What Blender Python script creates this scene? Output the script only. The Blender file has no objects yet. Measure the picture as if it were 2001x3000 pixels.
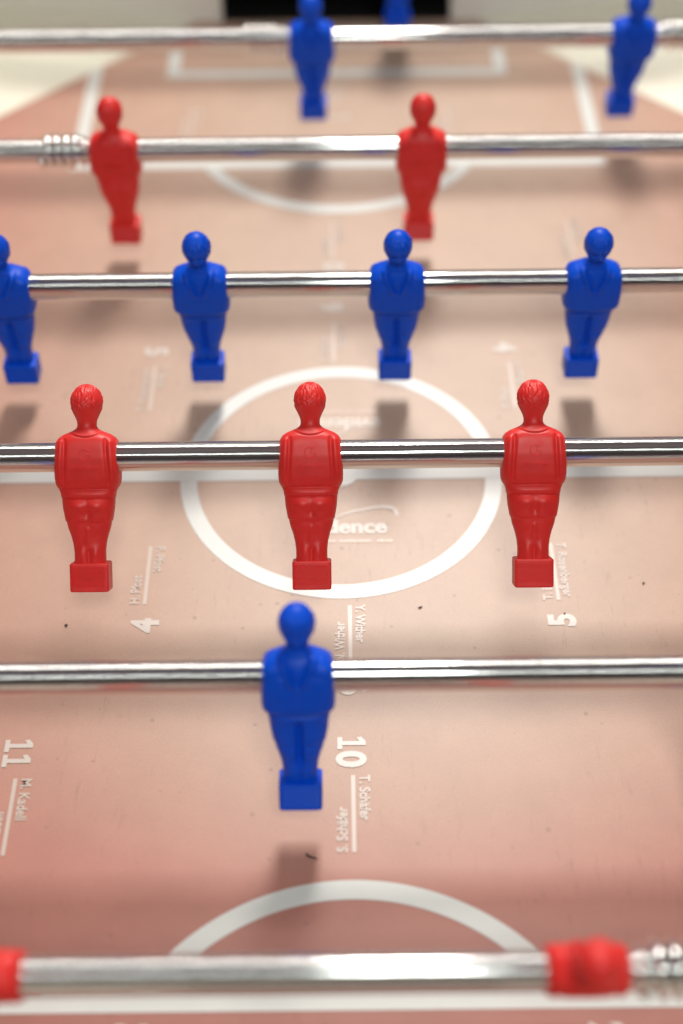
import bpy, bmesh, math, random
import numpy as np
from mathutils import Vector, Matrix

R = math.radians
S = bpy.context.scene
C = S.collection

# ------------------------------------------------------------------ camera
PITCH, ROLL, FOCAL = 47.4, -0.6, 50.0
CAM = Vector((0, 0, 0.65))
cam_data = bpy.data.cameras.new('camera')
cam = bpy.data.objects.new('camera', cam_data)
C.objects.link(cam)
cam.matrix_world = Matrix.Translation(CAM) @ Matrix.Rotation(R(90 - PITCH), 4, 'X') @ Matrix.Rotation(R(ROLL), 4, 'Z')
cam_data.sensor_fit = 'VERTICAL'
cam_data.sensor_height = 36
cam_data.sensor_width = 24
cam_data.lens = FOCAL
cam_data.clip_start = 0.01
cam_data.clip_end = 100
cam_data.dof.use_dof = True
cam_data.dof.focus_distance = 0.792
cam_data.dof.aperture_fstop = 2.35
cam_data.dof.aperture_blades = 0
S.camera = cam

# ------------------------------------------------------------------ room light
world = bpy.data.worlds.new('World')
S.world = world
world.use_nodes = True
wn, wl = world.node_tree.nodes, world.node_tree.links
wn.clear()
wo = wn.new('ShaderNodeOutputWorld')
wb = wn.new('ShaderNodeBackground')
wc = wn.new('ShaderNodeTexCoord')
sep = wn.new('ShaderNodeSeparateXYZ')
wl.new(wc.outputs['Generated'], sep.inputs[0])
ramp = wn.new('ShaderNodeValToRGB')          # height in the room: floor, dark furniture, pale wall, ceiling
mr = wn.new('ShaderNodeMapRange')
mr.inputs['From Min'].default_value = -1
mr.inputs['From Max'].default_value = 1
wl.new(sep.outputs['Z'], mr.inputs['Value'])
el = ramp.color_ramp.elements
el[0].position = 0.0; el[0].color = (0.07, 0.06, 0.055, 1)
el[1].position = 1.0; el[1].color = (0.34, 0.295, 0.30, 1)
for p, c in ((0.48, (0.10, 0.09, 0.08, 1)), (0.505, (0.95, 0.93, 0.88, 1)), (0.535, (0.95, 0.93, 0.88, 1)),
             (0.55, (0.03, 0.026, 0.026, 1)), (0.74, (0.05, 0.043, 0.043, 1)), (0.81, (0.25, 0.22, 0.22, 1)), (0.9, (0.34, 0.30, 0.30, 1))):
    e = el.new(p); e.color = c
wl.new(mr.outputs[0], ramp.inputs[0])
nz = wn.new('ShaderNodeTexNoise')
nz.inputs['Scale'].default_value = 2.3
nz.inputs['Detail'].default_value = 3
wl.new(wc.outputs['Generated'], nz.inputs['Vector'])
nr = wn.new('ShaderNodeMapRange')
nr.inputs['From Min'].default_value = 0.35; nr.inputs['From Max'].default_value = 0.65
nr.inputs['To Min'].default_value = 0.55; nr.inputs['To Max'].default_value = 1.4
wl.new(nz.outputs[0], nr.inputs['Value'])
mul = wn.new('ShaderNodeVectorMath'); mul.operation = 'SCALE'
wl.new(ramp.outputs[0], mul.inputs[0]); wl.new(nr.outputs[0], mul.inputs['Scale'])
# pale lit wall of the room beyond the far end of the table
dt = wn.new('ShaderNodeVectorMath'); dt.operation = 'DOT_PRODUCT'
dt.inputs[1].default_value = Vector((0.05, 0.82, 0.57)).normalized()
wl.new(wc.outputs['Generated'], dt.inputs[0])
wm = wn.new('ShaderNodeMapRange'); wm.interpolation_type = 'SMOOTHSTEP'
wm.inputs['From Min'].default_value = 0.86; wm.inputs['From Max'].default_value = 0.985
wm.inputs['To Max'].default_value = 1.0
wl.new(dt.outputs['Value'], wm.inputs['Value'])
wv = wn.new('ShaderNodeVectorMath'); wv.operation = 'SCALE'; wv.inputs[0].default_value = (1.7, 1.55, 1.5)
wl.new(wm.outputs[0], wv.inputs['Scale'])
wa = wn.new('ShaderNodeVectorMath'); wa.operation = 'ADD'
wl.new(mul.outputs[0], wa.inputs[0]); wl.new(wv.outputs[0], wa.inputs[1])
wl.new(wa.outputs[0], wb.inputs[0])
wb.inputs[1].default_value = 0.46
wl.new(wb.outputs[0], wo.inputs[0])

def area(name, loc, target, sx, sy, power, color):
    l = bpy.data.lights.new(name, 'AREA')
    l.shape = 'RECTANGLE'; l.size = sx; l.size_y = sy
    l.energy = power; l.color = color
    o = bpy.data.objects.new(name, l)
    C.objects.link(o)
    o.location = loc
    o.rotation_euler = (Vector(target) - Vector(loc)).to_track_quat('-Z', 'Y').to_euler()
    return o
area('ceiling_lamp', (0.18, 2.05, 1.95), (0.05, 0.75, 0), 0.42, 0.70, 50, (1.0, 0.965, 0.91))
area('ceiling_lamp', (0.17, -0.42, 1.60), (0.05, 0.75, 0), 0.42, 0.36, 12.5, (0.93, 1.0, 0.96))

S.view_settings.view_transform = 'Standard'
S.view_settings.look = 'None'
S.view_settings.exposure = 0.13
S.view_settings.gamma = 1
S.render.engine = 'CYCLES'
S.cycles.max_bounces = 8

# ------------------------------------------------------------------ materials
def new_mat(name):
    m = bpy.data.materials.new(name); m.use_nodes = True
    nt = m.node_tree
    return m, nt.nodes, nt.links, nt.nodes['Principled BSDF']

def bump(n, l, b, height, strength, dist):
    bp = n.new('ShaderNodeBump')
    bp.inputs['Strength'].default_value = strength
    bp.inputs['Distance'].default_value = dist
    l.new(height, bp.inputs['Height'])
    l.new(bp.outputs[0], b.inputs['Normal'])
    return bp

def plastic(name, col, rough=0.42, spec=0.4):
    m, n, l, b = new_mat(name)
    tc = n.new('ShaderNodeTexCoord')
    a = n.new('ShaderNodeTexNoise'); a.inputs['Scale'].default_value = 170; a.inputs['Detail'].default_value = 5
    l.new(tc.outputs['Object'], a.inputs['Vector'])
    mx = n.new('ShaderNodeMix'); mx.data_type = 'RGBA'
    mx.inputs['A'].default_value = (*[c * 0.88 for c in col], 1)
    mx.inputs['B'].default_value = (*[min(1, c * 1.12) for c in col], 1)
    l.new(a.outputs[0], mx.inputs['Factor']); l.new(mx.outputs['Result'], b.inputs['Base Color'])
    rr = n.new('ShaderNodeMapRange'); rr.inputs['To Min'].default_value = rough - 0.10; rr.inputs['To Max'].default_value = rough + 0.10
    l.new(a.outputs[0], rr.inputs['Value']); l.new(rr.outputs[0], b.inputs['Roughness'])
    f = n.new('ShaderNodeTexNoise'); f.inputs['Scale'].default_value = 1500; f.inputs['Detail'].default_value = 3
    l.new(tc.outputs['Object'], f.inputs['Vector'])
    bump(n, l, b, f.outputs[0], 0.12, 0.0002)
    b.inputs['Specular IOR Level'].default_value = spec
    return m

M = {}
M['red'] = plastic('red_plastic', (0.76, 0.022, 0.018), 0.47, 0.48)
M['blue'] = plastic('blue_plastic', (0.0, 0.074, 0.64), 0.42, 0.22)

def chrome(name, aniso, rough):
    m, n, l, b = new_mat(name)
    out = next(k for k in n if k.type == 'OUTPUT_MATERIAL')
    n.remove(b)
    b = n.new('ShaderNodeBsdfAnisotropic'); b.distribution = 'BECKMANN'
    b.inputs['Color'].default_value = (0.86, 0.85, 0.83, 1)
    l.new(b.outputs[0], out.inputs['Surface'])
    tc = n.new('ShaderNodeTexCoord')
    mp = n.new('ShaderNodeMapping'); mp.inputs['Scale'].default_value = (420, 900, 900)
    l.new(tc.outputs['Object'], mp.inputs[0])
    a = n.new('ShaderNodeTexNoise'); a.inputs['Scale'].default_value = 1; a.inputs['Detail'].default_value = 4
    l.new(mp.outputs[0], a.inputs['Vector'])
    big = n.new('ShaderNodeTexNoise'); big.inputs['Scale'].default_value = 25; big.inputs['Detail'].default_value = 3
    l.new(tc.outputs['Object'], big.inputs['Vector'])
    ad = n.new('ShaderNodeMath'); ad.operation = 'ADD'
    l.new(a.outputs[0], ad.inputs[0]); l.new(big.outputs[0], ad.inputs[1])
    rr = n.new('ShaderNodeMapRange'); rr.inputs['From Min'].default_value = 0.7; rr.inputs['From Max'].default_value = 1.3
    rr.inputs['To Min'].default_value = rough * 0.9; rr.inputs['To Max'].default_value = rough * 1.12
    l.new(ad.outputs[0], rr.inputs['Value']); l.new(rr.outputs[0], b.inputs['Roughness'])
    if aniso:
        b.inputs['Anisotropy'].default_value = aniso
        tg = n.new('ShaderNodeTangent'); tg.direction_type = 'RADIAL'; tg.axis = 'X'
        l.new(tg.outputs[0], b.inputs['Tangent'])
        g2 = n.new('ShaderNodeBsdfAnisotropic'); g2.distribution = 'BECKMANN'
        g2.inputs['Color'].default_value = (0.86, 0.85, 0.83, 1); g2.inputs['Roughness'].default_value = 0.15
        ms = n.new('ShaderNodeMixShader'); ms.inputs[0].default_value = 0.32
        l.new(b.outputs[0], ms.inputs[1]); l.new(g2.outputs[0], ms.inputs[2]); l.new(ms.outputs[0], out.inputs['Surface'])
    return m
M['chrome'] = chrome('worn_chrome_rod', 1.0, 0.18)
M['steel'] = chrome('spring_steel', 0, 0.07)

def line_mat(name, col, rough=0.35):
    m, n, l, b = new_mat(name)
    tc = n.new('ShaderNodeTexCoord')
    a = n.new('ShaderNodeTexNoise'); a.inputs['Scale'].default_value = 60; a.inputs['Detail'].default_value = 6
    l.new(tc.outputs['Object'], a.inputs['Vector'])
    mx = n.new('ShaderNodeMix'); mx.data_type = 'RGBA'
    mx.inputs['A'].default_value = (*[c * 0.93 for c in col], 1)
    mx.inputs['B'].default_value = (*col, 1)
    l.new(a.outputs[0], mx.inputs['Factor'])
    w = n.new('ShaderNodeTexNoise'); w.inputs['Scale'].default_value = 380; w.inputs['Detail'].default_value = 5; w.inputs['Roughness'].default_value = 0.65
    l.new(tc.outputs['Object'], w.inputs['Vector'])
    wr = n.new('ShaderNodeMapRange'); l.new(w.outputs[0], wr.inputs['Value'])
    wr.inputs['From Min'].default_value = 0.64; wr.inputs['From Max'].default_value = 0.74; wr.inputs['To Max'].default_value = 0.35
    m2 = n.new('ShaderNodeMix'); m2.data_type = 'RGBA'
    l.new(wr.outputs[0], m2.inputs['Factor']); l.new(mx.outputs['Result'], m2.inputs['A'])
    m2.inputs['B'].default_value = (col[0] * 0.6, col[1] * 0.5, col[2] * 0.42, 1)
    l.new(m2.outputs['Result'], b.inputs['Base Color'])
    b.inputs['Roughness'].default_value = rough
    return m
M['line'] = line_mat('white_print', (0.70, 0.70, 0.665))
M['print'] = line_mat('pale_print', (0.60, 0.49, 0.42))
M['digit'] = line_mat('number_print', (0.63, 0.55, 0.49))
M['faint'] = line_mat('faint_print', (0.66, 0.49, 0.39))
M['ramp'] = line_mat('cream_laminate', (0.86, 0.82, 0.68), 0.3)
M['wall'] = line_mat('grey_white_laminate', (0.84, 0.83, 0.75), 0.35)
M['black'] = line_mat('black_goal_lining', (0.006, 0.006, 0.006), 0.6)
M['dirt'] = line_mat('dark_dirt', (0.035, 0.028, 0.025), 0.9)
M['bush'] = line_mat('black_nylon', (0.02, 0.02, 0.02), 0.5)

# the printed playing field: beige middle fading to terracotta at the sides and near end, near-end shadow painted into the print colour, with wear specks
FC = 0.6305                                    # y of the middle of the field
def field_mat():
    m, n, l, b = new_mat('printed_field')
    tc = n.new('ShaderNodeTexCoord')
    sp = n.new('ShaderNodeSeparateXYZ'); l.new(tc.outputs['Object'], sp.inputs[0])
    def math_(op, a, bb=None):
        k = n.new('ShaderNodeMath'); k.operation = op
        for i, v in enumerate((a, bb)):
            if v is None: continue
            if isinstance(v, (int, float)): k.inputs[i].default_value = v
            else: l.new(v, k.inputs[i])
        return k.outputs[0]
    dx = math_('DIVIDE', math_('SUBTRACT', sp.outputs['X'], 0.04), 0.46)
    dy = math_('DIVIDE', math_('SUBTRACT', sp.outputs['Y'], 0.08), math_('MAXIMUM', 0.1, math_('ADD', 1.0, math_('MULTIPLY', sp.outputs['Y'], 1.82))))  # steeper at the near end, so the ramp also carries the shadow there
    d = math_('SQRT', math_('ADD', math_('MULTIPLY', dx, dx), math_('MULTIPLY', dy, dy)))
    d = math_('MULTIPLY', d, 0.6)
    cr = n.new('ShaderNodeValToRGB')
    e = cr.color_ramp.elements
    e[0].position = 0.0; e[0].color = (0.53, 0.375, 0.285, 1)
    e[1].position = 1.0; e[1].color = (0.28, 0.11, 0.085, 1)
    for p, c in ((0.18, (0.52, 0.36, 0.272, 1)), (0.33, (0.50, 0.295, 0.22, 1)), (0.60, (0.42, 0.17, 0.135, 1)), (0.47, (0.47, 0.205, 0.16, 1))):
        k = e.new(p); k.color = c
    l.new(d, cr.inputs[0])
    # specks
    v = n.new('ShaderNodeTexVoronoi'); v.inputs['Scale'].default_value = 105
    nn = n.new('ShaderNodeTexNoise'); nn.inputs['Scale'].default_value = 230; nn.inputs['Detail'].default_value = 4
    l.new(tc.outputs['Object'], v.inputs['Vector']); l.new(tc.outputs['Object'], nn.inputs['Vector'])
    hs = n.new('ShaderNodeSeparateColor'); l.new(v.outputs['Color'], hs.inputs[0])
    size = math_('MULTIPLY', math_('POWER', hs.outputs[0], 5.0), 0.13)
    dd = math_('ADD', v.outputs['Distance'], math_('MULTIPLY', math_('SUBTRACT', nn.outputs[0], 0.5), 0.10))
    spk = n.new('ShaderNodeMapRange'); spk.interpolation_type = 'SMOOTHSTEP'
    l.new(math_('SUBTRACT', dd, size), spk.inputs['Value'])
    spk.inputs['From Min'].default_value = -0.01; spk.inputs['From Max'].default_value = 0.07
    spk.inputs['To Min'].default_value = 0.32; spk.inputs['To Max'].default_value = 0.0
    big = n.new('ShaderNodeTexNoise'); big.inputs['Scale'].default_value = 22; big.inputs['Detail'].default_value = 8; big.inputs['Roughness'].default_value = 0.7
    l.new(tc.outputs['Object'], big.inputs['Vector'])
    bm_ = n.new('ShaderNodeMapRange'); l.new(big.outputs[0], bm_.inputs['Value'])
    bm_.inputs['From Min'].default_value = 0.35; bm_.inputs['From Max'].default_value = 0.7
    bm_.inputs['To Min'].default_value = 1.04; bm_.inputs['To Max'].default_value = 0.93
    mp = n.new('ShaderNodeMapping'); mp.inputs['Scale'].default_value = (230, 42, 1)
    l.new(tc.outputs['Object'], mp.inputs[0])
    st = n.new('ShaderNodeTexNoise'); st.inputs['Scale'].default_value = 1; st.inputs['Detail'].default_value = 6; st.inputs['Roughness'].default_value = 0.75
    l.new(mp.outputs[0], st.inputs['Vector'])
    pm = n.new('ShaderNodeTexNoise'); pm.inputs['Scale'].default_value = 9; pm.inputs['Detail'].default_value = 2
    l.new(tc.outputs['Object'], pm.inputs['Vector'])
    pr = n.new('ShaderNodeMapRange'); l.new(pm.outputs[0], pr.inputs['Value'])
    pr.inputs['From Min'].default_value = 0.45; pr.inputs['From Max'].default_value = 0.62
    sr = n.new('ShaderNodeMapRange'); l.new(st.outputs[0], sr.inputs['Value'])
    sr.inputs['From Min'].default_value = 0.56; sr.inputs['From Max'].default_value = 0.70; sr.inputs['To Max'].default_value = 0.22
    streak = math_('SUBTRACT', 1.0, math_('MULTIPLY', pr.outputs[0], sr.outputs[0]))
    gr = n.new('ShaderNodeTexNoise'); gr.inputs['Scale'].default_value = 900; gr.inputs['Detail'].default_value = 2
    l.new(tc.outputs['Object'], gr.inputs['Vector'])
    grr = n.new('ShaderNodeMapRange'); l.new(gr.outputs[0], grr.inputs['Value'])
    grr.inputs['From Min'].default_value = 0.3; grr.inputs['From Max'].default_value = 0.7
    grr.inputs['To Min'].default_value = 0.955; grr.inputs['To Max'].default_value = 1.045
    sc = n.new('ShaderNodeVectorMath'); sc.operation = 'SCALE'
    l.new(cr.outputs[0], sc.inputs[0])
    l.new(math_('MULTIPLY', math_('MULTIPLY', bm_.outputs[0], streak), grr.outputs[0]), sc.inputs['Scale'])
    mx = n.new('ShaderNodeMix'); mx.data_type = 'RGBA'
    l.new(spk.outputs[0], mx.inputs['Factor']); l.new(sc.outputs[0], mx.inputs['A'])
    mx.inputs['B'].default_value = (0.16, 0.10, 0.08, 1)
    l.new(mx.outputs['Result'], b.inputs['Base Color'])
    b.inputs['Roughness'].default_value = 0.42
    b.inputs['Specular IOR Level'].default_value = 0.4
    f = n.new('ShaderNodeTexNoise'); f.inputs['Scale'].default_value = 900; f.inputs['Detail'].default_value = 2
    l.new(tc.outputs['Object'], f.inputs['Vector'])
    bump(n, l, b, f.outputs[0], 0.12, 0.0002)
    return m
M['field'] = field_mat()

# ------------------------------------------------------------------ helpers
def link(name, mesh, mat, parent=None, smooth=True):
    o = bpy.data.objects.new(name, mesh); C.objects.link(o)
    if mat is not None:
        mesh.materials.clear(); mesh.materials.append(mat)
    if smooth:
        for p in mesh.polygons: p.use_smooth = True
    if parent: o.parent = parent
    return o

def mesh_from(verts, faces, name='mesh'):
    me = bpy.data.meshes.new(name); me.from_pydata([tuple(v) for v in verts], [], faces); me.update()
    return me

def box(x0, x1, y0, y1, z0, z1, bev=0.0):
    bm = bmesh.new()
    bmesh.ops.create_cube(bm, size=1)
    for v in bm.verts:
        v.co = Vector((x0 + (v.co.x + .5) * (x1 - x0), y0 + (v.co.y + .5) * (y1 - y0), z0 + (v.co.z + .5) * (z1 - z0)))
    if bev: bmesh.ops.bevel(bm, geom=bm.edges[:], offset=bev, segments=3, affect='EDGES', profile=0.5)
    me = bpy.data.meshes.new('box'); bm.to_mesh(me); bm.free()
    return me

def thing(name, label, cat, loc=(0, 0, 0), group=None):
    o = bpy.data.objects.new(name, None); C.objects.link(o)
    o.empty_display_size = 0.02
    o.location = loc; o['label'] = label; o['category'] = cat
    if group: o['group'] = group
    return o

# ------------------------------------------------------------------ the table
HALF_X, HALF_Y, RODZ, EPS = 0.35, 0.575, 0.093, 0.00025
table = thing('football_table', 'table football pitch with printed beige field, white lines, cream corner ramps and dark goal', 'football table', (0, FC, 0))
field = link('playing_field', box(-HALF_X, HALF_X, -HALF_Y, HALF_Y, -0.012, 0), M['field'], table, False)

def sheet(name, quads, mat, z=EPS, parent=None):
    v, f = [], []
    for q in quads:
        i = len(v); v += [(p[0], p[1], z) for p in q]; f.append(list(range(i, i + len(q))))
    return link(name, mesh_from(v, f), mat, parent or field, False)

def arc_quads(cx, cy, r0, r1, a0, a1, n=96):
    q = []
    for i in range(n):
        a, b = a0 + (a1 - a0) * i / n, a0 + (a1 - a0) * (i + 1) / n
        q.append([(cx + r0 * math.cos(a), cy + r0 * math.sin(a)), (cx + r1 * math.cos(a), cy + r1 * math.sin(a)),
                  (cx + r1 * math.cos(b), cy + r1 * math.sin(b)), (cx + r0 * math.cos(b), cy + r0 * math.sin(b))])
    return q
def rect(x0, x1, y0, y1): return [(x0, y0), (x1, y0), (x1, y1), (x0, y1)]

LW = 0.0105
sheet('centre_circle', arc_quads(0, 0, 0.1020 - LW, 0.1020, 0, 2 * math.pi, 160), M['line'])
sheet('halfway_line', [rect(-HALF_X, HALF_X, -LW / 2, LW / 2)], M['line'], EPS + 0.0001)
sheet('centre_spot', arc_quads(0, 0, 0.0001, 0.011, 0, 2 * math.pi, 40), M['line'], EPS + 0.0002)
for s in (-1, 1):
    yb, yg, ye = 0.3465, 0.484, HALF_Y
    def sgn(q): return [(x * s, y * s) for x, y in q]
    h = LW / 2
    h2 = h if s > 0 else 0.0043
    sheet('penalty_area_line', [sgn(rect(-0.2145, 0.2145, yb - h2, yb + h2)), sgn(rect(-0.2145, -0.204, yb + h, 0.52)),
                                sgn(rect(0.204, 0.2145, yb + h, 0.52))], M['line'])
    sheet('goal_area_line', [sgn(rect(-0.147, 0.147, yg - h, yg + h)), sgn(rect(-0.147, -0.1365, yg + h, ye)),
                             sgn(rect(0.1365, 0.147, yg + h, ye))], M['line'])
    # the arc in front of the penalty area
    ro, cy = 0.1238, 0.2793 + 0.1238
    a = math.asin((cy - yb + h) / (ro - LW / 2))
    q = arc_quads(0, 0, ro - LW, ro, -math.pi + a, -a, 80)
    ox, oy = (0, 0) if s > 0 else (0.0035, -0.0045)      # the near arc is printed a little off centre
    sheet('penalty_arc', [[(x * s + ox, (y + cy) * s + oy) for x, y in k] for k in q], M['line'], EPS + 0.0001)

def text_mesh(body, size, bold=0.0, extrude=0.0, align='LEFT'):
    cu = bpy.data.curves.new('t', 'FONT')
    cu.body = body; cu.size = size; cu.offset = bold; cu.extrude = extrude; cu.resolution_u = 4
    cu.align_x = align
    o = bpy.data.objects.new('t', cu); C.objects.link(o)
    dg = bpy.context.evaluated_depsgraph_get()
    me = bpy.data.meshes.new_from_object(o.evaluated_get(dg))
    bpy.data.objects.remove(o); bpy.data.curves.remove(cu)
    return me

def field_text(name, body, size, x, y, rot, mat, bold=0.0, align='LEFT', sx=1.0, flip=False):
    me = text_mesh(body, size, bold, 0, align)
    o = link(name, me, mat, field, False)
    if flip: x, y, rot = -x, -y, rot + 180
    o.location = (x, y, EPS + 0.0001)
    o.rotation_euler = (0, 0, R(rot))
    o.scale = (sx, 1, 1)
    return o

# pixel (of the 1568 px wide view) to a point at height z, used to lay the printing out where it stands
def at(px, py, z=0.0):
    x, y = (px - 784.0) / 3265.0, (1175.5 - py) / 3265.0
    a = R(ROLL)
    d = Vector((x, y, -1)); d.normalize()
    w = cam.matrix_world.to_3x3() @ d
    t = (z - CAM.z) / w.z
    return CAM + w * t
def fld(px, py):
    p = at(px, py, 0); return p.x, p.y - FC

def tick_row(name, x, y, rot, n, w, h, mat, fl):
    """print too small to read: a row of letter-high ticks of uneven width"""
    rnd = random.Random(n * 7 + 1); q, cx = [], 0.0
    for i in range(n):
        k = w * rnd.uniform(0.6, 1.15)
        if rnd.random() > 0.14: q.append([(cx, 0), (cx + k, 0), (cx + k, h * rnd.choice((0.75, 1, 0.8))), (cx, h * rnd.choice((0.75, 1, 0.8)))])
        cx += k + w * 0.35
    o = sheet(name, q, mat, 0.0)
    if fl: x, y, rot = -x, -y, rot + 180
    o.location = (x, y, EPS + 0.0001); o.rotation_euler = (0, 0, R(rot))
    return o

def number_mesh(num):
    """bold digits; the one has a flag and a slab foot"""
    bm = bmesh.new(); x = 0.0
    for ch in num:
        if ch == '1':
            for q in ([(0.0034, 0), (0.0062, 0), (0.0062, 0.0152), (0.0034, 0.0152)], [(0.0006, 0), (0.0090, 0), (0.0090, 0.0026), (0.0006, 0.0026)],
                      [(0.0034, 0.0152), (0.0004, 0.0128), (0.0010, 0.0104), (0.0034, 0.0118)]):
                bm.faces.new([bm.verts.new((x + a, b, 0.00001 * (q[0][0] * 1000 % 3))) for a, b in q])
            x += 0.0104
        else:
            me = text_mesh(ch, 0.0214, 0.0009)
            w = max(v.co.x for v in me.vertices)
            for v in me.vertices: v.co.x += x
            bm.from_mesh(me); x += w + 0.0014
    me = bpy.data.meshes.new('number'); bm.to_mesh(me); bm.free()
    return me

def number_block(num, px, py, rot, line, names, flips=(False, True)):
    """number, a printed rule and one name either side of it"""
    x, y = fld(px, py)
    for fl in flips:
        me = number_mesh(num)
        xs = [v.co.x for v in me.vertices]; ys = [v.co.y for v in me.vertices]
        cx, cy = (min(xs) + max(xs)) / 2, (min(ys) + max(ys)) / 2
        for v in me.vertices: v.co.x = (v.co.x - cx) * 0.92; v.co.y -= cy
        o = link('printed_number', me, M['digit'], field, False)
        o.location = ((-x if fl else x), (-y if fl else y), EPS + 0.0001)
        o.rotation_euler = (0, 0, R(rot + (180 if fl else 0)))
        lx, y0, y1 = line                       # rule from y0 (far) to y1 (near)
        s = -1 if fl else 1
        q = rect(lx - 0.0011, lx + 0.0011, y1, y0)
        sheet('printed_rule', [[(a * s, b * s) for a, b in q]], M['print'])
        if names is None:
            tick_row('printed_name', lx + 0.0034, y0, -90, 7, 0.0030, 0.0045, M['print'], fl)
            tick_row('printed_name', lx - 0.0034, y1, 90, 8, 0.0030, 0.0045, M['print'], fl)
            continue
        field_text('printed_name', names[0], 0.0078, lx + 0.0034, y0, -90, M['print'], 0.00022, flip=fl, sx=0.86)
        field_text('printed_name', names[1], 0.0078, lx - 0.0034, y1, 90, M['print'], 0.00022, flip=fl, sx=0.86)

def blk(num, npx, npy, rot, l0, l1, names):
    a, b = fld(*l0), fld(*l1)
    number_block(num, npx, npy, rot, ((a[0] + b[0]) / 2, a[1], b[1]), names)
blk('10', 806, 1727, -90, (810, 1780), (814, 1957), ('T. Schäfer', 'S. Schäfer'))
blk('11', 41, 1730, -90, (36, 1788), (6, 1965), ('M. Kadell', 'M. Kadell'))
blk('9', 812, 1579, 90, (802, 1390), (806, 1520), ('Y. Wither', 'N. Wither'))
blk('4', 332, 1437, 90, (346, 1255), (332, 1388), ('P. Pfost', 'H. Pfost'))
blk('5', 1290, 1424, 90, (1262, 1247), (1284, 1378), ('T. Rosenberger', 'T. Bauer'))
xx, yy = 0.121, 0.266 - FC
number_block('2', 1395, 2372, -90, (0.121, yy - 0.022, yy - 0.066), None)
number_block('3', 300, 2374, -90, (-0.092, yy - 0.022, yy - 0.066), None)
number_block('1', 790, 2640, -90, (0.0, -0.435, -0.47), None)

# logo with its swoosh, both ways round
x0, y0 = fld(680, 1225)
for fl in (False, True):
    s = -1 if fl else 1
    field_text('printed_logo', 'evidence', 0.0152, x0, y0, 0, M['print'], 0.00055, flip=fl, sx=1.035)
    pts = [(-0.006, -0.002, .0002), (0.010, 0.0065, .0006), (0.022, 0.010, .0009), (0.031, 0.0115, .0012), (0.0385, 0.0095, .0015), (0.0405, 0.0035, .0004)]
    sw = []
    P = [Vector((p[0] - 0.006, p[1] + y0 + 0.0098)) for p in pts]
    def cr_(i, t):
        g = lambda k: P[max(0, min(len(P) - 1, k))]
        a, b, c, d = g(i - 1), g(i), g(i + 1), g(i + 2)
        return 0.5 * ((2 * b) + (c - a) * t + (2 * a - 5 * b + 4 * c - d) * t * t + (3 * b - a - 3 * c + d) * t ** 3)
    line_, ws = [], []
    for i in range(len(P) - 1):
        for k in range(8):
            line_.append(cr_(i, k / 8)); ws.append(pts[i][2] + (pts[i + 1][2] - pts[i][2]) * k / 8)
    for i in range(len(line_) - 1):
        a, b = line_[i], line_[i + 1]
        t = (b - a).normalized(); nn = Vector((-t.y, t.x))
        sw.append([tuple((a - nn * ws[i]) * s), tuple((b - nn * ws[i + 1]) * s), tuple((b + nn * ws[i + 1]) * s), tuple((a + nn * ws[i]) * s)])
    sheet('printed_swoosh', sw, M['print'], EPS + 0.0001)
    tick_row('printed_tagline', x0 + 0.004, y0 - 0.0078, 0, 30, 0.0015, 0.0024, M['faint'], fl)

# corner ramps, walls, goals
for sy in (-1, 1):
    for sx in (-1, 1):
        # the ramp lifts from the diagonal towards the corner
        ex, ey = 0.128, 0.397
        n = 14
        v, f = [], []
        A, B, K = Vector((ex * sx, HALF_Y * sy, 0.0006)), Vector((HALF_X * sx, ey - 0.038, 0)), Vector((HALF_X * sx, HALF_Y * sy, 0.022))
        B = Vector((HALF_X * sx, 0.353 * sy, 0.0006))
        low = [Vector((p.x, p.y, -0.001)) for p in (A, B, K)]
        tri = [A, B, K] + low
        faces = [[0, 1, 2], [3, 5, 4], [0, 3, 4, 1], [1, 4, 5, 2], [2, 5, 3, 0]]
        link('corner_ramp', mesh_from(tri, faces), M['ramp'], table, False)
    GW, GH = 0.104, 0.075
    yw0, yw1 = sorted((HALF_Y * sy, (HALF_Y + 0.022) * sy))
    for x0_, x1_, z0, z1 in ((-0.372, -GW, -0.012, 0.128), (GW, 0.372, -0.012, 0.128), (-GW, GW, GH, 0.128)):
        link('end_wall', box(x0_, x1_, yw0, yw1, z0, z1), M['wall'], table, False)
    gy0, gy1 = sorted(((HALF_Y + 0.0) * sy, (HALF_Y + 0.15) * sy))
    inner = yw1 if sy > 0 else yw0
    g = bmesh.new()
    def addbox(b):
        t = bpy.data.meshes.new('t'); t = b; g.from_mesh(t)
    yb0, yb1 = sorted((inner, inner + 0.13 * sy))
    addbox(box(-GW - 0.006, -GW, yb0, yb1, -0.03, GH))
    addbox(box(GW, GW + 0.006, yb0, yb1, -0.03, GH))
    addbox(box(-GW - 0.006, GW + 0.006, yb0, yb1, GH, GH + 0.006))
    addbox(box(-GW - 0.006, GW + 0.006, inner + (0.13 if sy > 0 else -0.136), inner + (0.136 if sy > 0 else -0.13), -0.03, GH + 0.006))
    fy0, fy1 = sorted((HALF_Y * sy, inner + 0.13 * sy))
    addbox(box(-GW, GW, fy0, fy1, -0.034, -0.004))
    me = bpy.data.meshes.new('goal'); g.to_mesh(me); g.free()
    link('goal_box', me, M['black'], table, False)
ROWS = {k: 0.5555 + 0.15 * n for n, k in ((-3, 'H'), (-2, 'F'), (-1, 'E'), (0, 'D'), (1, 'C'), (2, 'B'), (3, 'A'), (4, 'G'))}
for sx in (-1, 1):
    a, b = sorted((HALF_X * sx, (HALF_X + 0.022) * sx))
    link('side_wall', box(a, b, -HALF_Y, HALF_Y, -0.012, 0.128), M['wall'], table, False)

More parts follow.
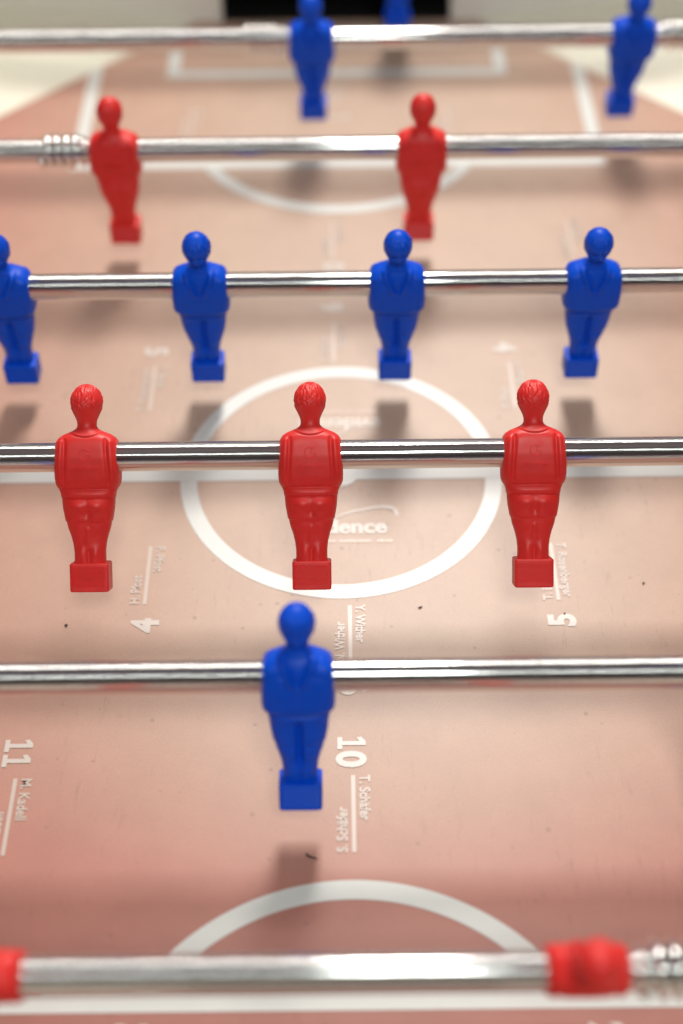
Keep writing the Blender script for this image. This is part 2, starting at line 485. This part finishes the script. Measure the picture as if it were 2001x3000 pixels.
# ------------------------------------------------------------------ player figure (millimetres; +X right, -Y front, +Z up, origin on the rod axis)
prof = np.array([  # z, half width, front depth, back depth, exponent
 (40.2, 0.3, 0.3, 0.3, 2), (39.9, 2.0, 2.0, 2.0, 2), (39.3, 3.6, 3.5, 3.6, 2), (38.3, 5.3, 5.2, 5.3, 2), (36.2, 7.3, 7.2, 7.4, 2), (33.4, 8.4, 8.6, 9.0, 2), (30, 8.8, 9.2, 9.7, 2),
 (26.7, 8.35, 9.2, 9.1, 2.05), (23.9, 7.2, 8.8, 7.5, 2.1), (21, 5.9, 8.0, 6.0, 2.1), (19.6, 5.45, 6.8, 5.6, 2.05), (18.4, 5.3, 5.6, 5.35, 2), (16.9, 5.35, 5.3, 5.4, 2),
 (15.6, 6.1, 5.6, 5.9, 2), (14.6, 7.6, 6.0, 6.6, 2.1), (13.6, 10.0, 6.6, 7.4, 2.25), (12.4, 13.0, 7.4, 8.2, 2.5), (10.8, 15.3, 8.3, 9.1, 3.2), (8.7, 16.7, 9.3, 9.8, 4.2),
 (5.9, 17.1, 10.1, 10.2, 5.2), (0, 17.5, 10.9, 10.6, 6.0), (-5.9, 17.8, 11.1, 10.4, 5.5), (-11.5, 17.9, 10.8, 9.9, 4.4), (-14.6, 17.7, 10.3, 9.2, 3.6), (-16.6, 16.9, 9.6, 8.5, 3.0),
 (-18.0, 15.9, 8.9, 8.2, 2.9), (-20, 15.2, 8.6, 8.6, 2.8), (-22.0, 14.95, 8.4, 8.7, 2.8), (-22.8, 14.6, 8.1, 8.4, 2.8), (-25, 14.5, 8.0, 9.0, 2.7), (-28.4, 14.2, 8.0, 9.4, 2.6), (-33.0, 13.4, 7.8, 8.6, 2.6),
 (-35.1, 13.0, 7.6, 8.0, 2.6), (-35.6, 12.45, 7.4, 7.2, 2.6), (-39, 11.8, 7.2, 6.7, 2.6), (-43.5, 10.3, 6.8, 5.6, 2.6), (-48, 9.2, 6.3, 5.1, 2.6), (-52.5, 8.7, 5.9, 5.3, 2.6),
 (-56.5, 8.7, 5.6, 5.4, 2.6), (-58.4, 8.9, 5.6, 5.5, 2.6), (-60.5, 9.1, 5.7, 5.6, 2.6)])

def G(x, s): return np.exp(-(x / s) ** 2)
def SS(x, a, b):
    t = np.clip((x - a) / (b - a), 0, 1); return t * t * (3 - 2 * t)

def figure_surface(X, Z, back, hx):
    """extra relief in mm, outward positive, as a function of the point seen from the front or the back"""
    ax = np.abs(X)
    d = np.zeros_like(X)
    # ---- back
    b = np.zeros_like(X)
    torso = SS(Z, -16.5, -13) * (1 - SS(Z, 9, 11.5))
    gx = 11.3 + 0.9 * SS(-Z, -8, 12)
    b -= 0.95 * G(ax - gx, 1.05) * torso
    b += 0.55 * G(ax - gx - 2.6, 1.7) * torso
    b -= 0.25 * G(ax - 7, 4) * torso * SS(-Z, 0, 12)
    col = 11.6 + 0.030 * X * X
    b += 0.45 * G(Z - col - 0.5, 0.55) * (1 - SS(ax, 8, 11))
    b -= 0.40 * G(Z - col + 0.5, 0.45) * (1 - SS(ax, 8, 11))
    b -= 0.55 * G(Z + 17.3, 0.7)                       # under the shirt
    b += 0.45 * G(Z + 20.0, 1.5)
    b -= 0.75 * G(Z + 22.7 - 0.0012 * X * X, 0.42)     # hem of the shirt
    b += 1.1 * G(ax - 5.4, 4.6) * G(Z + 26.3, 3.2)     # seat of the shorts
    b -= 1.5 * G(X, 2.4) * G(Z + 31.0, 3.4)
    b += 0.4 * SS(Z, -35.6, -35.2) * (1 - SS(Z, -34, -29))
    b += 0.5 * G(ax - 5.4, 3.0) * G(Z + 39, 3.5)
    b += 0.75 * G(X, 0.9 + 0.10 * np.clip(-38 - Z, 0, 14)) * SS(-Z, 37.5, 40) * (1 - SS(-Z, 46, 52))
    b += 0.9 * G(ax - 3.9, 2.1) * G(Z + 53.5, 4.2)
    b -= 0.9 * G(X, 1.3) * SS(-Z, 49, 53)
    # hair strands round the back of the head
    # ---- front
    f = np.zeros_like(X)
    f += 0.55 * G(ax - 14.8, 2.2) * torso
    f -= 0.45 * G(ax - 12.2, 0.9) * torso * SS(-Z, 2, 9)
    vz = np.clip((12.0 - Z) / 11.5, 0, 1)               # the open neck between two lapels
    vx = 5.0 * (1 - vz)
    inV = SS(Z, -1.5, 1.0) * (1 - SS(Z, 13.0, 14.5))
    f += 1.5 * G(ax - vx - 2.8, 1.7) * inV
    f -= 0.5 * (1 - SS(ax, vx - 1, vx)) * inV
    f -= 1.3 * G(ax - vx - 0.4, 0.8) * inV
    f -= 0.8 * G(ax - vx - 5.2, 0.6) * inV * SS(Z, 3.5, 5.5)
    f += 0.25 * G(ax, 2.2) * G(Z - 8, 4)
    f -= 0.55 * G(Z - 4.2 - 0.25 * (ax - 7), 0.55) * G(ax - 7.6, 2.6)   # lapel notch
    f -= 0.35 * G(Z - 3.2, 0.35) * G(X - 11, 2.6)
    f -= 0.35 * G(X, 0.5) * SS(Z, -16, -14) * (1 - SS(Z, -2, 0))
    f += 0.55 * SS(Z, -18.0, -17.0) * (1 - SS(Z, -16, -9))
    f -= 1.0 * G(Z + 18.4, 0.7)
    f -= 3.4 * G(X, 1.9) * SS(-Z, 20, 26) * (1 - SS(-Z, 44, 52))
    f -= 0.8 * G(X, 1.1) * SS(-Z, 44, 50)
    f += 0.7 * G(ax - 4.6, 2.6) * G(Z + 41, 3.2)
    f += 1.0 * G(ax - 4.1, 2.0) * G(Z + 52, 5)
    f -= 0.35 * G(Z + 37.0, 0.5)
    # face
    f += 0.95 * SS(Z, 28.0 + 0.05 * X * X * 0.3, 29.2 + 0.05 * X * X * 0.3) * (1 - SS(Z, 33, 39))
    f -= 2.0 * G(ax - 2.9, 1.7) * G(Z - 26.2, 1.1)
    f += 0.30 * G(ax - 2.9, 0.9) * G(Z - 26.3, 0.5)
    f += 1.9 * G(X, 1.1) * G(Z - 24.4, 1.6)
    f += 0.5 * G(X, 0.9) * G(Z - 26.6, 1.6)
    f -= 0.8 * G(X, 2.2) * G(Z - 22.2, 0.45)
    f += 0.40 * G(X, 2.0) * G(Z - 21.4, 0.6)
    f += 0.55 * G(X, 2.0) * G(Z - 19.9, 0.8)
    f -= 0.9 * G(ax - 5.0, 1.6) * G(Z - 22.5, 2.5) * 0.5
    return np.where(back, b, f)

def make_body_mesh(kind):
    nz, nt = 400, 260
    zs = np.linspace(40.15, -60.5, nz)
    zs[:40] = 40.19 - (np.linspace(0, 1, 41) ** 1.6)[:40] * (40.19 - zs[40])
    def itp(col, sg):
        zz, vv = prof[::-1, 0], prof[::-1, col]
        fine = np.linspace(-61, 40.2, 4000)
        y = np.interp(fine, zz, vv)
        k = np.exp(-(np.arange(-3 * sg, 3 * sg + 1) / sg) ** 2); k /= k.sum()
        ys = np.convolve(np.pad(y, 3 * sg, mode='edge'), k, mode='valid')
        w = np.clip((fine - 37.0) / 1.5, 0, 1)          # keep the crown sharp and round
        ys = ys * (1 - w) + y * w
        return np.interp(zs, fine, ys)
    a, bf, bb, ex = itp(1, 14), itp(2, 46), itp(3, 46), itp(4, 60)
    crown = np.clip((zs - 30) / 10.2, 0, 1)             # exact ellipsoid over the crown
    e = np.sqrt(np.maximum(1e-4, 1 - crown ** 2))
    w = SS(zs, 28.5, 33.5)
    a = w * 8.8 * e + (1 - w) * a; bf = w * 9.2 * e + (1 - w) * bf; bb = w * 9.7 * e + (1 - w) * bb
    th = np.linspace(0, 2 * np.pi, nt, endpoint=False)
    Z, T = np.meshgrid(zs, th, indexing='ij')
    A, E = a[:, None], ex[:, None]
    ct, st = np.cos(T), np.sin(T)
    mm = (np.abs(ct) ** E + np.abs(st) ** E) ** (-1 / E)
    X = A * ct * mm
    back = st >= 0
    Bd = np.where(back, bb[:, None], bf[:, None])
    Y = Bd * st * mm
    relief = figure_surface(X, Z, back, A)
    wgt = SS(np.abs(st), 0.12, 0.5)
    rr = relief * wgt
    Y = Y + np.where(back, rr, -rr)
    # hair: wavy vertical strands over the crown and back of the head
    hair_amt = (0.32 if kind == 'red' else 0.28) * SS(Z, 25.0 if kind == 'red' else 27.0, 29.0) * (1 - SS(Z, 39.2, 40.1))
    hair_amt = hair_amt * np.where(back, 1.0, SS(Z, 28.5, 30))
    rng = np.random.RandomState(5)
    h = np.zeros_like(X)
    ang = np.arctan2(Y, X)
    for k in range(5):
        fr = rng.randint(11, 27); ph = rng.rand() * 6.28; wv = 0.35 + rng.rand() * 0.5; wz = 0.5 + rng.rand() * 0.5
        h += np.sin(fr * ang + ph + wv * 2.5 * np.sin(Z * wz + ph * 2) + 0.3 * np.sin(3.1 * Z + ph)) * (0.6 + 0.4 * np.sin(Z * 0.9 + k * 2 + 5 * ang))
    h = np.clip(h / 2.0, -1, 1)
    rad = np.sqrt(X * X + Y * Y) + 1e-6
    X = X + X / rad * h * hair_amt; Y = Y + Y / rad * h * hair_amt
    # ears
    ear = (0.25 if kind == 'red' else 0.5) * G(Z - 25.6, 1.9) * G(Y - 0.2, 1.7)
    X = X + np.sign(X) * ear * (np.abs(ct) > 0.5)
    # the head leans forward a little
    lean = np.clip((Z - 17) / 20, 0, 1)
    Y = Y - 1.6 * lean
    V = np.stack([X, Y, Z], -1).reshape(-1, 3) * 0.001
    verts = V.tolist()
    faces = []
    for i in range(nz - 1):
        for j in range(nt):
            k = (j + 1) % nt
            faces.append((i * nt + j, (i + 1) * nt + j, (i + 1) * nt + k, i * nt + k))
    faces.append(tuple(range(nt)))
    faces.append(tuple(range((nz - 1) * nt, nz * nt))[::-1])
    me = mesh_from(verts, faces, kind + '_body')
    for p in me.polygons: p.use_smooth = True
    me.materials.append(M[kind])
    return me

def back_y(x, z):
    """height of the shirt's back at x, z in mm, for the moulded lettering"""
    ex = np.interp(z, prof[::-1, 0], prof[::-1, 4]); a = np.interp(z, prof[::-1, 0], prof[::-1, 1]); b = np.interp(z, prof[::-1, 0], prof[::-1, 3])
    y = b * (1 - min(0.999, abs(x) / a) ** ex) ** (1 / ex)
    return y + float(figure_surface(np.array([x]), np.array([z]), np.array([True]), None)[0])

def make_block_mesh(kind):
    z0, z1 = -58.6, (-74.6 if kind == 'red' else -73.8)
    hw, yf, yb = 10.8, 8.6, 7.0
    n_r, nt = 180, 120
    zs = np.linspace(z0, z1, n_r)
    r = 1.0
    verts, faces = [], []
    th = np.linspace(0, 2 * np.pi, nt, endpoint=False) + 0.013
    rows = [(zs[0], 0.0)] + [(z, 1) for z in zs] + [(zs[-1], 0.0)]
    for z, on in rows:
        inset = 0
        dt, db = z0 - z, z - z1
        for dd in (dt, db):
            if dd < r: inset = max(inset, r - math.sqrt(max(0, r * r - (r - dd) ** 2)))
        for t in th:
            if not on:
                x, y = 0.01 * math.cos(t), 0.01 * math.sin(t)
            else:
                ct, st = math.cos(t), math.sin(t)
                m = (abs(ct) ** 14 + abs(st) ** 14) ** (-1 / 14)
                taper = 1 - 0.00 * dt
                x = (hw - inset) * ct * m * taper
                y = ((yb if st > 0 else yf) - inset) * st * m
                if abs(st) > abs(ct) * 1.06 and 1.5 < dt < 13.2 and abs(x) < 9.7:
                    y += (1 if st > 0 else -1) * 0.38 * (abs(math.sin(math.pi * (dt - 1.5) / 0.66)) - 0.6)
            verts.append((x * 0.001, y * 0.001, z * 0.001))
    nr = len(rows)
    for i in range(nr - 1):
        for j in range(nt):
            k = (j + 1) % nt
            faces.append((i * nt + j, (i + 1) * nt + j, (i + 1) * nt + k, i * nt + k))
    me = mesh_from(verts, faces, kind + '_foot')
    for p in me.polygons: p.use_smooth = True
    me.materials.append(M[kind])
    return me

def make_logo_mesh():
    bm = bmesh.new()
    me = text_mesh('Garlando', 0.00385, 0.00001, 0.0002, 'CENTER')
    for v in me.vertices:
        x, z, e = v.co.x * 1.02, v.co.y, v.co.z
        v.co = Vector((-x, 0, z - 0.0068)); v.co.y = back_y(-x * 1000, v.co.z * 1000) * 0.001 + e * 1.4 + 0.00016
    bm.from_mesh(me)
    # round emblem: a ring left open at the right with a short bar and hook
    cz, r0, w = 0.0018, 0.0030, 0.00036
    def stroke(pts, rad=0.0002):
        vs = []
        for i, p in enumerate(pts):
            q0, q1 = pts[max(0, i - 1)], pts[min(len(pts) - 1, i + 1)]
            t = Vector((q1[0] - q0[0], 0, q1[1] - q0[1])).normalized(); nrm = Vector((-t.z, 0, t.x))
            yb = back_y(p[0] * 1000, p[1] * 1000) * 0.001
            ring = []
            for k in range(8):
                a = 2 * math.pi * k / 8
                o = nrm * (rad * math.cos(a)); ring.append(bm.verts.new((p[0] + o.x, yb + rad * 0.8 * math.sin(a), p[1] + o.z)))
            vs.append(ring)
        for i in range(len(vs) - 1):
            for k in range(8):
                bm.faces.new((vs[i][k], vs[i][(k + 1) % 8], vs[i + 1][(k + 1) % 8], vs[i + 1][k]))
    stroke([(-r0 * math.cos(a), cz + r0 * math.sin(a)) for a in np.linspace(R(50), R(350), 40)])
    stroke([(-0.0001 - 0.0034 * t, cz - 0.0001) for t in np.linspace(0, 1, 8)])
    stroke([(-0.0016 + 0.0012 * math.cos(a), cz + 0.0012 + 0.0013 * math.sin(a)) for a in np.linspace(R(150), R(-90), 16)], 0.00016)
    out = bpy.data.meshes.new('logo'); bm.to_mesh(out); bm.free()
    out.materials.clear(); out.materials.append(M['red'])
    return out

BODY = {k: make_body_mesh(k) for k in ('red', 'blue')}
BLOCK = {k: make_block_mesh(k) for k in ('red', 'blue')}
LOGO = make_logo_mesh()

def spring_mesh(turns=4, pitch=0.0064, cr=0.0101, wr=0.0021):
    n = int(turns * 40); v, f = [], []
    for i in range(n + 1):
        a = 2 * math.pi * i / 40; x = pitch * i / 40
        e = Vector((0, math.cos(a), math.sin(a)))
        for k in range(10):
            b = 2 * math.pi * k / 10
            p = e * (cr + wr * math.cos(b)) + Vector((x + wr * math.sin(b), 0, 0)); v.append(p)
    for i in range(n):
        for k in range(10):
            f.append((i * 10 + k, i * 10 + (k + 1) % 10, (i + 1) * 10 + (k + 1) % 10, (i + 1) * 10 + k))
    f.append(tuple(range(10))[::-1]); f.append(tuple(range(n * 10, n * 10 + 10)))
    me = mesh_from(v, f, 'spring')
    for p in me.polygons: p.use_smooth = True
    me.materials.append(M['steel'])
    return me
SPRING = spring_mesh()

def tube_mesh(x0, x1, r, n=96, ri=None, segs=1):
    v, f = [], []
    b = 0.0008
    for x, rr in ((x0, r - b), (x0 + b, r), (x1 - b, r), (x1, r - b)):
        for k in range(n):
            a = 2 * math.pi * k / n; v.append((x, rr * math.cos(a), rr * math.sin(a)))
    for i in range(3):
        for k in range(n): f.append((i * n + k, i * n + (k + 1) % n, (i + 1) * n + (k + 1) % n, (i + 1) * n + k))
    f.append(tuple(range(n))[::-1]); f.append(tuple(range(3 * n, 4 * n)))
    me = mesh_from(v, f, 'tube')
    for p in me.polygons: p.use_smooth = True
    return me
TUBE = tube_mesh(-0.46, 0.46, 0.0081); TUBE.materials.append(M['chrome'])
WASHER = tube_mesh(0, 0.0022, 0.0108, 64); WASHER.materials.append(M['steel'])
BUSH = tube_mesh(-0.014, 0.014, 0.0135, 48); BUSH.materials.append(M['bush'])

def rx(px, py, row):
    """x on the rod of that row seen at this pixel column"""
    d = Vector(((px - 784.0) / 3265.0, (1175.5 - py) / 3265.0, -1))
    w = cam.matrix_world.to_3x3() @ d
    n_t = ROWS[row] / w.y
    return CAM.x + w.x * (0.6795 if False else (RODZ - CAM.z) / w.z if False else n_t)

def rod(row, color, xs, tilt, springs, label, group):
    """tilt in degrees: how far the feet swing towards the camera (-y)"""
    root = thing('player_rod', label, 'foosball rod', (0, ROWS[row], RODZ), group)
    t = bpy.data.objects.new('rod_tube', TUBE); C.objects.link(t); t.parent = root
    root.rotation_euler = (R(-tilt), 0, 0)
    for x in xs:
        b = bpy.data.objects.new('player_figure', BODY[color]); C.objects.link(b); b.parent = root
        b.location = (x, 0, 0)
        if color == 'red': b.rotation_euler = (0, 0, math.pi)
        if color == 'red':
            b.rotation_euler = (0, 0, 0)
        k = bpy.data.objects.new('foot_block', BLOCK[color]); C.objects.link(k); k.parent = b
        if color == 'red':
            g = bpy.data.objects.new('moulded_logo', LOGO); C.objects.link(g); g.parent = b
    for (x, s) in springs:
        w = bpy.data.objects.new('washer', WASHER); C.objects.link(w); w.parent = root
        w.location = (x if s > 0 else x - 0.0022, 0, 0)
        g = bpy.data.objects.new('bumper_spring', SPRING); C.objects.link(g); g.parent = root
        g.location = (x + (0.004 if s > 0 else -0.004 - 4 * 0.0064), 0, 0)
    return root

# the rods, farthest first; red figures turn their backs, so their root is turned round the z axis instead
GA, GB = 'rods of blue players', 'rods of red players'
def red_rod(row, xs, tilt, springs, label):
    root = rod(row, 'red', [-x for x in xs], -tilt, [(-x, -s) for x, s in springs], label, GB)
    root.rotation_euler = (R(tilt), 0, math.pi)
    return root
rod('G', 'blue', [rx(916, -121, 'G')], 0, [], 'chrome rod with the single blue goalkeeper in front of the dark goal', GA)
SP = 0.0205
xa = [rx(715, 84, 'A'), rx(1454, 76, 'A')]
rod('A', 'blue', xa, -10, [(xa[0] - SP, -1), (xa[1] + SP, 1)], 'farthest fully seen chrome rod, two blurred blue players beside steel springs', GA)
xb = [rx(263, 345, 'B'), rx(968, 337, 'B')]
xb.append(2 * xb[1] - xb[0])
red_rod('B', xb, 0, [(xb[0] - SP, -1), (xb[2] + SP, 1)], 'chrome rod with blurred red players and a spring at left, in the far half')
xc = [rx(460, 655, 'C'), rx(911, 651, 'C'), rx(1360, 647, 'C')]
dc = (xc[2] - xc[0]) / 2
xc = [xc[0] - dc] + xc + [xc[2] + dc]
rod('C', 'blue', xc, 0, [(xc[0] - SP, -1), (xc[4] + SP, 1)], 'chrome rod with a row of four blue players behind the centre circle', GA)
xd = [rx(202, 1050, 'D'), rx(713, 1044, 'D'), rx(1224, 1038, 'D')]
dd = (xd[2] - xd[0]) / 2
xd = [xd[0] - dd] + xd + [xd[2] + dd]
red_rod('D', xd, 42, [(xd[0] - SP, -1), (xd[4] + SP, 1)], 'sharp chrome rod with three red players across the centre circle')
xe = rx(684, 1551, 'E')
rod('E', 'blue', [xe - 0.21, xe, xe + 0.21], 22, [(xe - 0.21 - SP, -1), (xe + 0.21 + SP, 1)], 'chrome rod with one large blue player in view, next to the printed number 10', GA)
xf = rx(1347, 2225, 'F')
red_rod('F', [xf - 0.2475, xf], -23, [(xf + SP, 1), (xf - 0.2475 - SP, -1)], 'nearest chrome rod with blurred red players seen from above and a spring at right')

# bushings where the rods pass through the side walls
for k in ('A', 'B', 'C', 'D', 'E', 'F', 'G'):
    for sx in (-1, 1):
        b = bpy.data.objects.new('rod_bushing', BUSH); C.objects.link(b); b.parent = table
        b.location = ((HALF_X + 0.011) * sx, ROWS[k] - FC, RODZ)

# crumbs of dirt lying on the field
def crumb(px, py, lx, ly, rot, label, seed):
    rnd = random.Random(seed)
    bm = bmesh.new(); bmesh.ops.create_icosphere(bm, subdivisions=2, radius=1)
    for v in bm.verts:
        k = 1 + rnd.uniform(-0.3, 0.3)
        v.co = Vector((v.co.x * lx * k, v.co.y * ly * k + 0.25 * lx * (v.co.x ** 2), max(0, v.co.z) * 0.0004 * k))
    me = bpy.data.meshes.new('crumb'); bm.to_mesh(me); bm.free()
    p = at(px, py, 0)
    o = link('dirt_crumb', me, M['dirt'])
    o.location = (p.x, p.y, 0.0006); o.rotation_euler = (0, 0, R(rot))
    o['label'] = label; o['category'] = 'dirt'; o['group'] = 'crumbs of dirt on the field'
crumb(712, 1968, 0.0034, 0.0006, -28, 'long dark sliver of dirt near the far edge of the lower arc', 1)
crumb(152, 1437, 0.0009, 0.0009, 10, 'small round black crumb below the left red player', 2)
crumb(965, 1396, 0.0013, 0.0005, 20, 'short dark fleck just outside the near side of the centre circle', 3)
crumb(1477, 1340, 0.0009, 0.0006, 40, 'tiny dark crumb on the field right of the right red player', 4)
crumb(1296, 1410, 0.0006, 0.0005, 0, 'tiny black speck lying on the printed number 5', 5)
